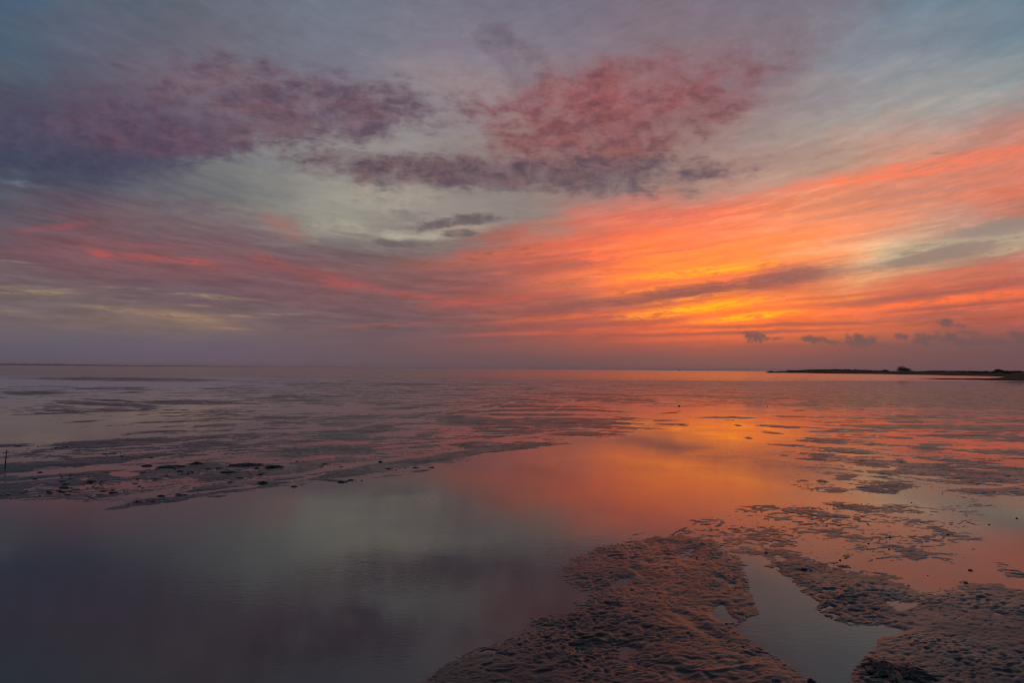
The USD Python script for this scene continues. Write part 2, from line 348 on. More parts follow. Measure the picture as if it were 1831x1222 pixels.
 (1334, 601, 1364, 603, 9, (108, 81, 84), 1.0, 'c', .6), (1342, 607, 1366, 607, 4, (108, 81, 84), .9, 'c', .6),
 (1438, 607, 1470, 609, 6, (108, 82, 85), 1.0, 'c', .6), (1460, 611, 1500, 613, 4, (110, 83, 86), .9, 'c', .6), (1380, 606, 1396, 606, 2.5, (110, 83, 86), .7, 'c', .6),
 (1518, 609, 1558, 610, 10, (108, 82, 85), 1.0, 'c', .6), (1505, 615, 1575, 617, 4, (110, 85, 88), .7, 'c', .5),
 (1606, 602, 1624, 603, 5, (110, 83, 86), .9, 'c', .6), (1638, 608, 1664, 610, 9, (108, 82, 86), .9, 'c', .6),
 (1678, 604, 1712, 606, 9, (108, 82, 86), .9, 'c', .6), (1700, 612, 1742, 614, 6, (108, 83, 87), .8, 'c', .5),
 (1680, 577, 1702, 579, 6, (116, 85, 86), .95, 'c', .6), (1694, 582, 1726, 583, 3.5, (118, 87, 88), .8, 'c', .6),
 (1735, 606, 1800, 612, 8, (109, 84, 88), .7, 'c', .5), (1810, 600, 1840, 606, 10, (108, 83, 88), .8, 'c', .5), (1710, 594, 1745, 597, 4, (112, 85, 88), .6, 'c', .5),
]


def tag(prim, label=None, category=None, group=None, kind=None):
    prim = prim.GetPrim() if hasattr(prim, 'GetPrim') else prim
    for k, val in (('label', label), ('category', category), ('group', group), ('kind', kind)):
        if val:
            prim.SetCustomDataByKey(k, val)
    return prim


_g, _bg = sky_graph()
sky_mat = usdkit.material(stage, '/World/Looks/dusk_sky', _g.nodes, _g.links, surface=_bg)
dome = UsdLux.DomeLight.Define(stage, '/World/sky')
UsdShade.MaterialBindingAPI.Apply(dome.GetPrim()).Bind(sky_mat)
tag(dome, 'dusk sky of mauve and orange streaked cloud over the flats', 'sky', kind='structure')

# the sun has just gone: only a faint broad warmth is left of it
sun = UsdLux.DistantLight.Define(stage, '/World/sun')
sun.CreateNormalizeAttr(True)
sun.CreateIntensityAttr(0.012)
sun.CreateAngleAttr(8.0)
sun.CreateColorAttr(Gf.Vec3f(1.0, 0.45, 0.2))
_d = np.array([math.sin(SUN_AZ) * math.cos(SUN_EL), math.cos(SUN_AZ) * math.cos(SUN_EL), math.sin(SUN_EL)])
sun.AddRotateXYZOp().Set(Gf.Vec3f(90 - math.degrees(SUN_EL), 0, -math.degrees(SUN_AZ)))

# ------------------------------------------------------------------ noise for the terrain
_rs = np.random.RandomState(7)
_PERM = _rs.permutation(4096)
_GA = _rs.rand(4096) * 2 * np.pi
_GX, _GY = np.cos(_GA), np.sin(_GA)


def pn(x, y, seed=0):
    """2-D gradient noise, about -0.7 .. 0.7"""
    xi, yi = np.floor(x).astype(np.int64), np.floor(y).astype(np.int64)
    fx, fy = x - xi, y - yi
    u, v = fx * fx * fx * (fx * (fx * 6 - 15) + 10), fy * fy * fy * (fy * (fy * 6 - 15) + 10)

    def corner(i, j):
        h = _PERM[(_PERM[(xi + i + seed * 131) & 4095] + yi + j) & 4095]
        return _GX[h] * (fx - i) + _GY[h] * (fy - j)
    a = corner(0, 0) * (1 - u) + corner(1, 0) * u
    b = corner(0, 1) * (1 - u) + corner(1, 1) * u
    return a * (1 - v) + b * v


def smooth(a, b, x):
    t = np.clip((x - a) / (b - a), 0, 1)
    return t * t * (3 - 2 * t)


# ------------------------------------------------------------------ materials
def simple(name, colour, rough=0.7, spec=0.4, bump=None, vary=0.25, scale=3.0, coat=0.0):
    g = Graph()
    pos = g.add('geometry', 'position')
    n = g.noise(pos, scale, 4.0, 0.6)
    c = g.mix(n, tuple(np.array(colour) * (1 - vary)), tuple(np.array(colour) * (1 + vary)))
    kw = dict(base_color=c, roughness=rough, specular_ior_level=spec)
    if coat:
        kw |= dict(coat_weight=coat, coat_roughness=0.15)
    if bump:
        kw['normal'] = g.add('bump', 'normal', height=g.noise(pos, bump[0], 4.0, 0.6), strength=bump[1], distance=bump[2])
    b = g.add('principled_bsdf', 'BSDF', **kw)
    return usdkit.material(stage, f'/World/Looks/{name}', g.nodes, g.links, surface=b)


def mud_material():
    g = Graph()
    pos = g.add('geometry', 'position')
    big = g.noise(pos, 0.35, 4.0, 0.6)
    fine = g.noise(pos, 9.0, 4.0, 0.65)
    c = g.mix(big, (0.018, 0.011, 0.009), (0.030, 0.018, 0.015))
    c = g.mix(g.remap(fine, 0.3, 0.75), c, (0.024, 0.017, 0.014))
    wet = g.remap(g.noise(pos, 1.3, 4.0, 0.6), 0.35, 0.65, 0.26, 0.42, 'linear')
    bump = g.add('bump', 'normal', height=g.noise(pos, 90.0, 3.0, 0.65), strength=0.35, distance=0.004)
    b = g.add('principled_bsdf', 'BSDF', base_color=c, roughness=wet, specular_ior_level=0.36, normal=bump)
    return usdkit.material(stage, '/World/Looks/wet_mud', g.nodes, g.links, surface=b)


def water_material(name, colour, rough, waves):
    """waves: (scale vector, strength, distance, detail, patchiness scale)"""
    g = Graph()
    pos = g.add('geometry', 'position')
    normal = None
    for i, (sc, strength, dist, detail, patch) in enumerate(waves):
        n = g.noise(g.v('multiply', pos, sc), 1.0, detail, 0.55, distortion=0.3)
        if patch:
            n = g.m('multiply', n, g.remap(g.noise(pos, patch, 2.0, 0.5), 0.35, 0.7, 0.15, 1.0))
        kw = dict(height=n, strength=strength, distance=dist)
        if normal:
            kw['normal'] = normal
        normal = g.add('bump', 'normal', **kw)
    b = g.add('principled_bsdf', 'BSDF', base_color=colour, roughness=rough, ior=1.33, specular_ior_level=0.85, normal=normal)
    return usdkit.material(stage, f'/World/Looks/{name}', g.nodes, g.links, surface=b)


MUD = mud_material()
POOL = water_material('still_water', (0.052, 0.050, 0.042), 0.035,
                      [((12.0, 34.0, 1), 0.6, 0.0016, 3.0, 0.5), ((2.2, 5.0, 1), 0.5, 0.0016, 2.0, 0.25)])
SEA = water_material('open_water', (0.030, 0.030, 0.030), 0.16,
                     [((0.5, 1.3, 1), 1.0, 0.08, 4.0, 0)])

# ------------------------------------------------------------------ water
SHORE = np.array([(-700, 668), (-100, 672.3), (0, 673), (455, 676), (800, 678.6), (1370, 681.6), (1600, 681.3), (1831, 682.5), (1950, 683.5), (2600, 688)], float)
shore = ground(SHORE[:, 0], SHORE[:, 1])
_t = np.linspace(0, 1, 240)
_k = np.linspace(0, 1, len(shore))
sx, sy = np.interp(_t, _k, shore[:, 0]), np.interp(_t, _k, shore[:, 1])
sy = sy + 2.5 * pn(sx * 0.06, sx * 0 + 3.3, 1) + 1.2 * pn(sx * 0.25, sx * 0 + 1.3, 2)


def strip(xa, ya, xb, yb, z):
    n = len(xa)
    v = np.vstack([np.stack([xa, ya, np.full(n, z)], 1), np.stack([xb, yb, np.full(n, z)], 1)])
    i = np.arange(n - 1)
    return v, np.vstack([np.stack([i, i + 1, n + i + 1], 1), np.stack([i, n + i + 1, n + i], 1)])


order = np.argsort(sx)
sx, sy = sx[order], sy[order]
far_x = np.linspace(-36000, 36000, len(sx))
o = usdkit.mesh(stage, '/World/sea', strip(sx, sy, far_x, np.full(len(sx), 34000.0), 0.0), SEA)
tag(o, 'rippled open sea reaching from the flats to the horizon', 'sea', kind='structure')
o = usdkit.mesh(stage, '/World/tide_pool_water', strip(sx, np.full(len(sx), -40.0), sx, sy, 0.0), POOL)
tag(o, 'still shallow tide water lying between the mud banks', 'water', kind='structure')

# ------------------------------------------------------------------ mud flats
PX0, PY0, PW, PH = -420, 660, 2680, 860      # the plan of the flats, drawn in bearings and distances
BARS = [
 (0,676,460,681,4,.75),(0,703,110,703,4,.95),(100,696,290,694,3,.6),(205,702,268,702,2,.6),(360,696,422,695,2,.7),(0,691,150,692,1.5,.5),
 (35,728,160,733,9,.45),(90,719,290,728,3.5,1.1),(160,714,245,720,2.5,1),(250,720,400,720,4,.9),(280,716,460,722,4,.8),(30,742,180,737,3,.8),(170,735,235,734,3,.8),(240,732,292,730,2,.8),
 (105,756,195,752,1.6,.8),(125,767,300,755,1.5,.5),(272,740,342,738,1.2,.7),(360,735,412,735,1.4,.8),(425,737,457,736,1.2,.8),
 (215,779,242,778,1.6,.9),(230,773,330,770,1.6,.8),(230,757,460,748,1.6,.7),(340,765,445,757,3,.9),(420,782,470,770,2,.7),
 (-60,799,70,795,3,.8),(20,815,112,800,4,.5),(80,803,230,793,8,.95),(100,796,300,785,5,.7),(220,795,470,775,4,.8),
 (-80,842,90,832,12,1),(60,830,200,822,11,1),(150,825,300,812,8,.9),(280,812,470,799,7,.85),(300,800,470,785,4,.6),
 (-80,864,120,857,11,1),(60,866,240,846,12,1),(230,846,420,831,10,.95),(-80,887,60,880,9,.9),(50,888,180,878,7,.5),(200,856,360,848,7,.75),(330,861,475,845,8,.85),(120,895,242,881,4,.5),
 (180,913,262,900,4,.6),(230,902,360,886,7,1),(320,883,440,872,8,1),(430,874,560,851,7,.8),(370,890,410,887,1.6,.8),
 (460,850,580,831,8,.85),(560,855,700,834,8,1),(600,846,720,830,8,1),(690,834,830,812,8,1),(800,816,925,797,7,1),(880,806,1000,792,5,.8),(660,855,722,850,1.6,.7),(570,860,642,861,2,.8),(735,845,772,840,1.6,.8),
 (490,816,640,800,8,1),(590,811,682,805,6,.95),(490,808,592,795,4,.8),(455,796,532,790,5,.75),(560,779,682,775,9,1),(640,771,722,765,7,.9),(540,761,682,757,4,.7),(455,759,562,755,5,.8),(455,748,562,747,2.5,.9),(560,750,702,745,4,.9),(620,788,702,785,3,.7),(720,796,792,793,4,.9),(738,781,792,772,5,.8),(800,800,880,788,3,.7),(830,790,920,778,3,.6),
 (690,745,925,752,6,1),(780,757,1000,759,7,1.05),(860,756,1130,757,5,1),(700,742,900,736,2.6,.9),(860,743,1060,741,2.6,1),(860,735,1080,733,2.6,1),(868,727,962,724,4,1),(930,727,1070,729,2,1),(660,732,782,728,2.6,.9),(740,725,792,723,2,.8),(780,738,862,730,3.4,.8),(920,749,1140,751,2.4,1),(920,767,1060,763,3.4,.8),(1000,762,1150,766,2.6,.9),(1060,761,1200,769,2.6,.8),(980,776,1100,778,4,.8),(840,771,960,772,4,.7),(800,781,930,780,3.6,.55),
 (755,746,872,724,1.4,-1),(862,738.5,1105,740.5,.9,-1),(880,731,932,716,1.3,-.9),(900,745.5,1165,748,.9,-1),(985,738,1040,712,1.6,-.9),(690,752,900,746,1.,-.8),
 (895,714,1002,720,4,.8),(1015,712,1142,718,4,.8),(1108,713,1182,718,4,.9),(1000,705,1162,708,2,.8),(950,702,1062,705,1.5,.7),(1160,707,1292,709,2,.9),(1240,710,1402,712,2.4,.8),(1005,724,1060,719,1.6,-.9),
 (1060,735,1130,738,1.6,.8),(1080,746,1150,748,1.6,.7),(1180,740,1220,737,2,.7),(1165,752,1212,753,1.5,.8),(1160,757,1240,761,2,.9),(1225,746,1380,748,1.8,.9),(1290,752,1330,752,1.2,.6),(1312,761,1328,762,2.2,.7),(1330,782,1352,783,2.6,.6),(1350,762,1400,762,2.6,.6),(1362,772,1400,778,2.6,.6),
 (460,711,562,710,3.6,.8),(470,715,592,717,2,.7),(560,710,642,709,2,.7),(660,705,762,700,2,.6),(760,705,842,707,2,.6),(800,697,882,698,1.5,.9),(560,722,620,727,2,.4),
 (480,686,660,687,1.4,.7),(665,687,802,688,2.2,1.2),(800,688,922,688,1,.8),(1100,689,1222,689,1.5,.8),(1260,688,1382,689,1.3,.7),(1290,696,1332,697,1.,.7),(1440,693,1602,692,1.8,1.2),(1360,688,1440,689,1.2,.6),(1580,690,1640,692,1.,.6),(1640,677.5,1831,678.5,1.6,1.3),(1760,678.5,2100,681,2.6,1.5),(1760,686,1800,687,.8,.7),(1785,697,1900,699,2.2,1.2),
 (1371,705,1432,706,2.6,.7),(1465,705,1502,703,2,.7),(1371,712,1462,715,2,.6),(1371,725,1472,727,2,.7),(1500,721,1542,722,2.6,.8),(1408,735,1442,735,2,.7),(1380,745,1452,746,2.6,.6),(1560,745,1692,748,3.6,.95),(1508,748,1562,748,2,.7),(1578,755,1662,754,3.4,.8),(1480,754,1562,753,1.5,.7),(1700,730,1900,733,2.6,.8),(1740,740,1900,742,3.6,.8),(1700,753,1900,754,3.6,.9),(1450,762,1900,763,4,.95),(1465,771,1592,772,4,1),(1570,765,1682,766,2.6,.8),(1675,766,1900,769,6,.95),(1610,779,1900,780,6,1),(1590,783,1642,783,2,.8),(1425,788,1522,790,5.5,1),(1371,764,1442,765,2,.9),(1700,786,1900,790,4,.8),(1640,798,1702,797,4,.9),(1530,795,1592,795,2,.7),(1371,795,1442,798,1.5,.8),(1650,710,1750,712,1.2,.5),(1560,712,1650,713,1.2,.5),(1640,728,1720,727,1,.5),
 (1460,758,1840,759.5,1.1,-.9),(1500,775,1840,776.5,1.1,-.8),
 (1635,800,1692,800,8,.95),(1690,806,1900,813,4,.8),(1478,806,1562,808,5,1.05),(1448,815,1492,815,4,.85),(1438,820,1482,823,3,.8),(1525,825,1582,831,6,.95),(1388,815,1412,815,2,.6),(1588,825,1622,825,4,.9),(1605,840,1702,840,12,1.05),(1655,825,1792,832,8,1),(1715,840,1900,846,10,.95),(1640,855,1900,861,11,.8),(1690,878,1900,881,9,.9),(1535,873,1632,870,11,1),(1498,855,1532,853,6,.7),(1558,851,1602,850,8,.75),(1480,845,1562,840,9,.3),(1420,862,1446,861,3,.6),(1458,860,1482,863,4,.8),(1425,866,1472,866,4,.5),(1470,876,1522,881,4,.5),(1800,820,1900,823,3,.8),(1690,838,1850,842,1.4,-.8),
 # thin hatching of ripple crests, right of the big pool
 (1300,907,1405,909,8,.55),(1410,918,1535,926,8,.6),(1466,901,1570,916,8,.55),(1576,905,1665,918,8,.5),(1655,938,1715,962,9,.55),(1445,950,1550,966,9,.5),(1553,972,1705,1003,13,.6),(1320,948,1410,980,12,.55),(1310,930,1350,940,8,.35),(1770,1005,1860,1040,16,.5),(1533,999,1575,1003,4,.4),(1440,890,1500,905,6,.3),(1250,930,1330,960,20,.3),(1390,935,1480,965,14,.3),(1720,890,1800,925,12,.25),(1590,945,1660,955,6,.25),(1220,955,1320,975,14,.4),(1350,985,1440,1000,12,.45),
 (198,849,242,849,4,-1.5),(-80,868,180,850,1.8,-1.1),(180,848,345,829,1.6,-1.1),(-80,826,120,822,2.2,-.9),(120,820,330,803,1.8,-.9),(290,890,470,868,2.2,-1.1),(470,866,600,846,1.8,-1),(520,850,760,815,2.4,-1),(640,805,860,786,2,-.9),(600,772,700,752,1.6,-.8),(860,790,1010,772,1.8,-.9),(330,812,470,800,1.6,-.8),(440,832,600,818,1.6,-.7),(1560,820,1840,835,2,-.9),(1500,842,1660,862,2,-.7),(1640,800,1840,800,2,-.8),(1380,740,1560,741,1.2,-.8),(1480,728,1831,736,1.2,-.6),(1620,868,1800,872,2,-.6),
]
BANK_L = [(700,1260),(753,1222),(770,1197),(817,1183),(850,1173),(887,1150),(930,1143),(943,1127),(977,1115),(1010,1108),(1037,1090),(1067,1077),(1083,1060),(1110,1049),(1062,1048),(1027,1050),(1005,1036),(987,1027),(1010,1010),(1050,990),(1077,977),(1120,968),(1177,970),(1230,962),(1290,968),(1330,985),(1335,1005),(1335,1030),(1340,1053),(1353,1080),(1367,1100),(1330,1107),(1300,1101),(1286,1110),(1310,1127),(1340,1143),(1363,1153),(1372,1170),(1387,1181),(1365,1185),(1390,1192),(1433,1203),(1453,1222),(1480,1260),(1520,1520),(400,1520)]
BANK_R = [(1517,1260),(1517,1222),(1520,1193),(1553,1170),(1547,1153),(1560,1142),(1600,1140),(1637,1138),(1650,1130),(1603,1117),(1553,1122),(1520,1117),(1473,1107),(1450,1090),(1483,1078),(1433,1063),(1407,1040),(1380,1017),(1350,1005),(1350,990),(1390,985),(1450,1003),(1510,1022),(1597,1033),(1620,1052),(1637,1062),(1730,1063),(1752,1058),(1713,1034),(1760,1038),(1831,1060),(2300,1100),(2300,1520),(1500,1520)]
POOLS = [  # (points, depth) hollows inside the banks
 ([(1267,1031),(1285,1030),(1300,1040),(1314,1047),(1311,1053),(1300,1050),(1285,1040)], 1.3),
 ([(1272,1100),(1278,1088),(1290,1083),(1301,1085),(1296,1092),(1304,1102),(1320,1112),(1290,1112)], 1.3),
 ([(1580,1078),(1604,1073),(1632,1076),(1646,1070),(1640,1084),(1622,1088),(1612,1094),(1598,1088)], 1.0),
 ([(1105,1037),(1135,1031),(1128,1047),(1090,1050)], 1.2),
 ([(1130,1015),(1150,1022),(1143,1027),(1125,1020)], 1.2),
 ([(1150,1008),(1166,1006),(1168,1014),(1152,1013)], 1.1),
 ([(1215,985),(1240,980),(1238,1003),(1215,1004)], 1.1),
 ([(1030,1160),(1090,1150),(1150,1163),(1140,1195),(1060,1200),(1035,1180)], .95),
 ([(1190,1090),(1240,1105),(1270,1125),(1300,1150),(1270,1150),(1230,1120)], .8),
 ([(1200,1200),(1240,1205),(1250,1222),(1215,1225)], .95),
 ([(1335,1022),(1385,1022),(1436,1064),(1476,1080),(1452,1091),(1520,1121),(1602,1122),(1636,1132),(1566,1144),(1548,1175),(1519,1200),(1515,1225),(1458,1225),(1432,1200),(1378,1166),(1312,1126),(1340,1106),(1366,1100),(1350,1070)], .75),
 ([(1345,1168),(1380,1176),(1360,1180),(1340,1175)], .9),
 ([(1080,1128),(1095,1127),(1092,1135),(1070,1135)], .8),
]


def flats_plan():
    """The lie of the mud, -1 (under water) to 1 (bare), over the plan."""
    b = np.full((PH, PW), -1.0, np.float32)
    yy, xx = np.mgrid[0:PH, 0:PW].astype(np.float32)
    yy, xx = yy + PY0, xx + PX0
    def film(xa, xb, ya, yb, ex, ey, much):
        return much * smooth(xa - ex, xa + ex, xx) * smooth(xb + ex, xb - ex, xx) * smooth(ya - ey, ya + ey, yy) * smooth(yb + ey, yb - ey, yy)
    # stretches that are a film of mud and water
    shore_l = np.interp(xx, [-420, 0, 250, 420, 560, 700, 830, 1000, 1140, 1250], [900, 893, 906, 884, 866, 850, 826, 797, 778, 760])
    dry = smooth(7, -7, yy - shore_l)
    b += film(430, 2000, 672, 728, 120, 8, .74) + dry * (film(260, 1140, 735, 800, 140, 12, .66) + film(-300, 900, 796, 930, 70, 10, .64))
    b += film(1420, 2300, 700, 885, 70, 14, .66) + film(1290, 1780, 900, 1005, 60, 14, .62) + film(1190, 1420, 945, 1010, 50, 14, .45) + film(-300, 460, 690, 745, 60, 8, .42)
    for (x0, y0, x1, y1, th, amp) in BARS:
        cx, cy, dx, dy = (x0 + x1) / 2, (y0 + y1) / 2, x1 - x0, y1 - y0
        L = math.hypot(dx, dy) / 2 + th
        ca, sa = dx / math.hypot(dx, dy), dy / math.hypot(dx, dy)
        rx = L * 1.5
        ry = th * 2.4 + abs(sa) * L * 1.5
        ya, yb = int(max(0, cy - PY0 - ry)), int(min(PH, cy - PY0 + ry + 1))
        xa, xb = int(max(0, cx - PX0 - rx)), int(min(PW, cx - PX0 + rx + 1))
        if ya >= yb or xa >= xb:
            continue
        yy, xx = np.mgrid[ya:yb, xa:xb]
        qx, qy = xx + PX0 - cx, yy + PY0 - cy
        r = np.hypot((qx * ca + qy * sa) / L, (-qx * sa + qy * ca) / (th * 1.05))
        add = np.clip(1.35 - r, 0, 1.0) / 1.0 * 1.6 * amp
        if amp > 0:
            b[ya:yb, xa:xb] = np.maximum(b[ya:yb, xa:xb], -1 + add) + 0.35 * add
        else:
            b[ya:yb, xa:xb] += add
    b = np.minimum(b, 0.75)

    def fill(poly, blur):
        im = Image.new('L', (PW, PH), 0)
        ImageDraw.Draw(im).polygon([(x - PX0, y - PY0) for x, y in poly], fill=255)
        return ndimage.gaussian_filter(np.asarray(im, np.float32) / 255.0, blur)
    for poly in (BANK_L, BANK_R):
        b = np.maximum(b, fill(poly, (18.0, 32.0)) * 2.5 - 1.2)
    for poly, deep in POOLS:
        b -= fill(poly, (2.6, 4.5)) * deep * 1.35
    return b


def mud_flats():
    plan = flats_plan()
    ang = np.radians(np.linspace(-43, 43, 1300))
    r, rows = 2.3, []
    while r < 225:
        rows.append(r)
        r += max(0.004, min(0.0027 * r, 0.00055 * r * r))
    rad = np.array(rows)
    R, T = np.meshgrid(rad, ang, indexing='ij')
    x, y = R * np.sin(T), R * np.cos(T)
    px, py = to_pixel(np.stack([x, y, np.zeros_like(x)], -1))
    # wander of the bank edges
    far = np.clip(R / 25.0, 0.3, 6.0)
    wx = 1.6 * far * 6 * pn(x / (1.3 * far), y / (1.3 * far), 11)
    wy = np.clip(16.0 / R, 0.25, 3.5) * 1.6 * pn(x / (0.7 * far) + 9, y / (0.9 * far), 12)
    b = ndimage.map_coordinates(plan, [np.clip(py - PY0 + wy, 0, PH - 1), np.clip(px - PX0 + wx, 0, PW - 1)], order=1, mode='nearest')
    gap = np.gradient(rad)[:, None] * 1.0

    def octave(wl, amp, seed, sy=1.0):
        keep = smooth(1.3, 0.5, np.maximum(gap, R * 0.0012) / (wl * sy)) * amp
        return keep * pn(x / wl + seed, y / (wl * sy), seed)
    out = smooth(7, 14, R)
    iso = octave(2.3, .26, 22) + octave(1.0, .36, 23) + octave(0.45, .36, 24) + octave(0.2, .30, 25) + octave(0.1, .22, 26, .7)
    # further out the bars lie in sweeping curves
    w = y + 0.58 * np.sqrt(x * x + (0.12 * y) ** 2)

    def sweep(wl, amp, seed, sy):
        keep = smooth(1.3, 0.5, np.maximum(gap, R * 0.0012) / (wl * sy)) * amp
        return keep * pn(x / wl + seed, w / (wl * sy), seed)
    lng = sweep(7.0, .22, 51, .26) + sweep(4.6, .40, 52, .22) + sweep(2.4, .50, 53, .22) + sweep(1.2, .40, 54, .28) + sweep(0.5, .30, 55, .4) + sweep(0.2, .22, 56, .6)
    b = b + 1.5 * (iso * (1 - out) + lng * out) * (0.3 + 0.7 * smooth(-1.05, -0.5, b))
    b = b - 0.45 * smooth(-0.75, -1.05, b)
    # ripples and worm-cast lumps: crests lie across the view and lean this way
    fade = lambda wl: smooth(1.3, 0.45, np.maximum(gap, R * 0.0012) / wl)
    near = smooth(16, 6, R)
    ca, sa = math.cos(math.radians(-17)), math.sin(math.radians(-17))
    xr, yr = x * ca - y * sa, x * sa + y * ca               # the ripples run a little aslant

    def crest(wl, seed, asp, sharp=0.45):
        wx_ = 0.8 * wl * pn(xr / (wl * 2.6), yr / (wl * 2.6), seed + 5)
        wy_ = 0.9 * wl * pn(xr / (wl * 2.4) + 4, yr / (wl * 2.4), seed + 6)
        n0 = pn((xr + wx_) / (wl * asp), (yr + wy_) / wl, seed)
        n1 = pn((xr + wx_) / (wl * asp), (yr + wy_ + 0.55 * wl * n0) / wl, seed)
        return (1 - sharp) * 2.0 * n1 + sharp * (0.52 - 2.3 * np.abs(n1))
    mid = smooth(5.0, 8.0, R) * smooth(24, 14, R)
    lively = np.clip(0.9 + 1.3 * pn(x / 0.8, y / 0.65, 81) + 0.6 * pn(x / 0.3, y / 0.25, 82), 0.55, 1.6)
    kinds = smooth(-0.2, 0.2, pn(x / 0.55, y / 0.5, 87))
    rip = lively * ((1 - 0.6 * mid) * 0.0125 * fade(0.05) * (crest(0.060, 31, 1.4, 0.7) * kinds + crest(0.036, 32, 1.3, 0.7) * 0.75 * (1 - kinds)) + 0.0034 * fade(0.03) * pn(xr / 0.042, yr / 0.026, 41)) + 0.0018 * fade(0.13) * crest(0.14, 33, 2.2)
    rip = rip + mid * 0.0110 * fade(0.10) * crest(0.10, 37, 1.5, 0.7)
    ridge = np.maximum(0, 1 - 9 * np.abs(pn((x * 0.80 + y * 0.60) / 0.75, (-x * 0.60 + y * 0.80) / 0.26, 84)))      # stray wavy ridges
    rip = rip + 0.0075 * near * ridge * smooth(-0.1, 0.5, pn(x / 1.1, y / 1.1, 85))
    rip = rip + (1 - near) * 0.0110 * fade(0.25) * crest(0.25, 34, 1.8)
    rip = rip + 0.011 * smooth(12, 30, R) * fade(0.6) * crest(0.6, 35, 2.4) + 0.010 * smooth(25, 60, R) * fade(1.6) * pn(x / 3.0, y / 1.6, 36)
    rip = rip + 0.0014 * fade(0.02) * pn(x / 0.022, y / 0.018, 43)
    h = 0.0098 * b + rip - 0.001
    h = h - 0.03 * smooth(-0.6, -1.1, b)
    h = np.where(R > 120, h + 0.0006 * (R - 120) * np.clip(b, 0, 1), h)
    v = np.stack([x, y, h], -1).reshape(-1, 3)
    n0, n1 = R.shape
    i, j = np.meshgrid(np.arange(n0 - 1), np.arange(n1 - 1), indexing='ij')
    a = i * n1 + j
    q = np.stack([a, a + 1, a + n1 + 1, a + n1], -1).reshape(-1, 4)
    hz = v[:, 2]
    q = q[hz[q].max(1) > -0.0015]                # what lies deeper is hidden by the murky water
    f = np.vstack([q[:, [0, 1, 2]], q[:, [0, 2, 3]]])
    used = np.unique(f)
    remap = np.full(len(v), -1)
    remap[used] = np.arange(len(used))
    return v[used], remap[f]


mv, mf = mud_flats()
o = usdkit.mesh(stage, '/World/mud_flat', (mv, mf), MUD, smooth=True)
tag(o, 'rippled wet mud banks standing just out of the shallow water', 'mud flat', kind='structure')

# ------------------------------------------------------------------ helpers for things
from scipy.spatial import cKDTree
_near = np.hypot(mv[:, 0], mv[:, 1]) < 45
_tree, _z = cKDTree(mv[_near][:, :2]), mv[_near][:, 2]


def bed(x, y):
    """Height of the mud or, where it lies deeper, of the water."""
    d, i = _tree.query([x, y])
    return max(float(_z[i]), 0.0) if d < 0.12 else 0.0


_names = {}


def path_for(name):
    n = _names.get(name, 0)
    _names[name] = n + 1
    return f'/World/{name}' + (f'_{n:03d}' if n else '')


def thing(name, label, category, loc=(0, 0, 0), group=None, mesh=None, mat=None, smooth_=30):
    p = path_for(name)
    if mesh is None:
        o = UsdGeom.Xform.Define(stage, p)
        o.AddTranslateOp().Set(Gf.Vec3d(*map(float, loc)))
    else:
        o = usdkit.mesh(stage, p, mesh, mat, smooth=smooth_)
        o.AddTranslateOp().Set(Gf.Vec3d(*map(float, loc)))
    tag(o, label, category, group)
    return p


def part(parent, name, mesh, mat, smooth_=30):
    key = f'{parent}/{name}'
    n = _names.get(key, 0)
    _names[key] = n + 1
    return usdkit.mesh(stage, key + (f'_{n:03d}' if n else ''), mesh, mat, smooth=smooth_)


def lump(rng, w, d, h, sub=2, rough=0.35, freq=2.2):
    m = trimesh.creation.icosphere(sub, 1.0)
    v = np.array(m.vertices)
    n = meshkit.fbm(v * freq + rng.rand(3) * 50, 3, int(rng.randint(1000)))
    v = v * (1 + rough * 2 * (n - 0.5))[:, None]
    v[:, 2] = np.where(v[:, 2] < -0.25, -0.25 + 0.3 * (v[:, 2] + 0.25), v[:, 2])
    v *= (w / 2, d / 2, h * 0.62)
    v[:, 2] -= v[:, 2].min() + 0.18 * h
    return trimesh.Trimesh(v, m.faces, process=False)


def tube(points, radii, sides=6):
    p = np.asarray(points, float)
    t = np.gradient(p, axis=0)
    t /= np.linalg.norm(t, axis=1, keepdims=True)
    a = np.cross(t, [0.31, 0.17, 0.93])
    a /= np.linalg.norm(a, axis=1, keepdims=True) + 1e-9
    b = np.cross(t, a)
    ang = np.arange(sides) * 2 * np.pi / sides
    v = p[:, None] + np.asarray(radii)[:, None, None] * (np.cos(ang)[None, :, None] * a[:, None] + np.sin(ang)[None, :, None] * b[:, None])
    f = []
    for i in range(len(p) - 1):
        for j in range(sides):
            k = (j + 1) % sides
            f += [[i * sides + j, i * sides + k, (i + 1) * sides + k], [i * sides + j, (i + 1) * sides + k, (i + 1) * sides + j]]
    v = np.vstack([v.reshape(-1, 3), p[:1], p[-1:]])
    n0, n1 = len(v) - 2, len(v) - 1
    for j in range(sides):
        k = (j + 1) % sides
        f += [[n0, k, j], [n1, (len(p) - 1) * sides + j, (len(p) - 1) * sides + k]]
    return trimesh.Trimesh(v, np.array(f), process=False)


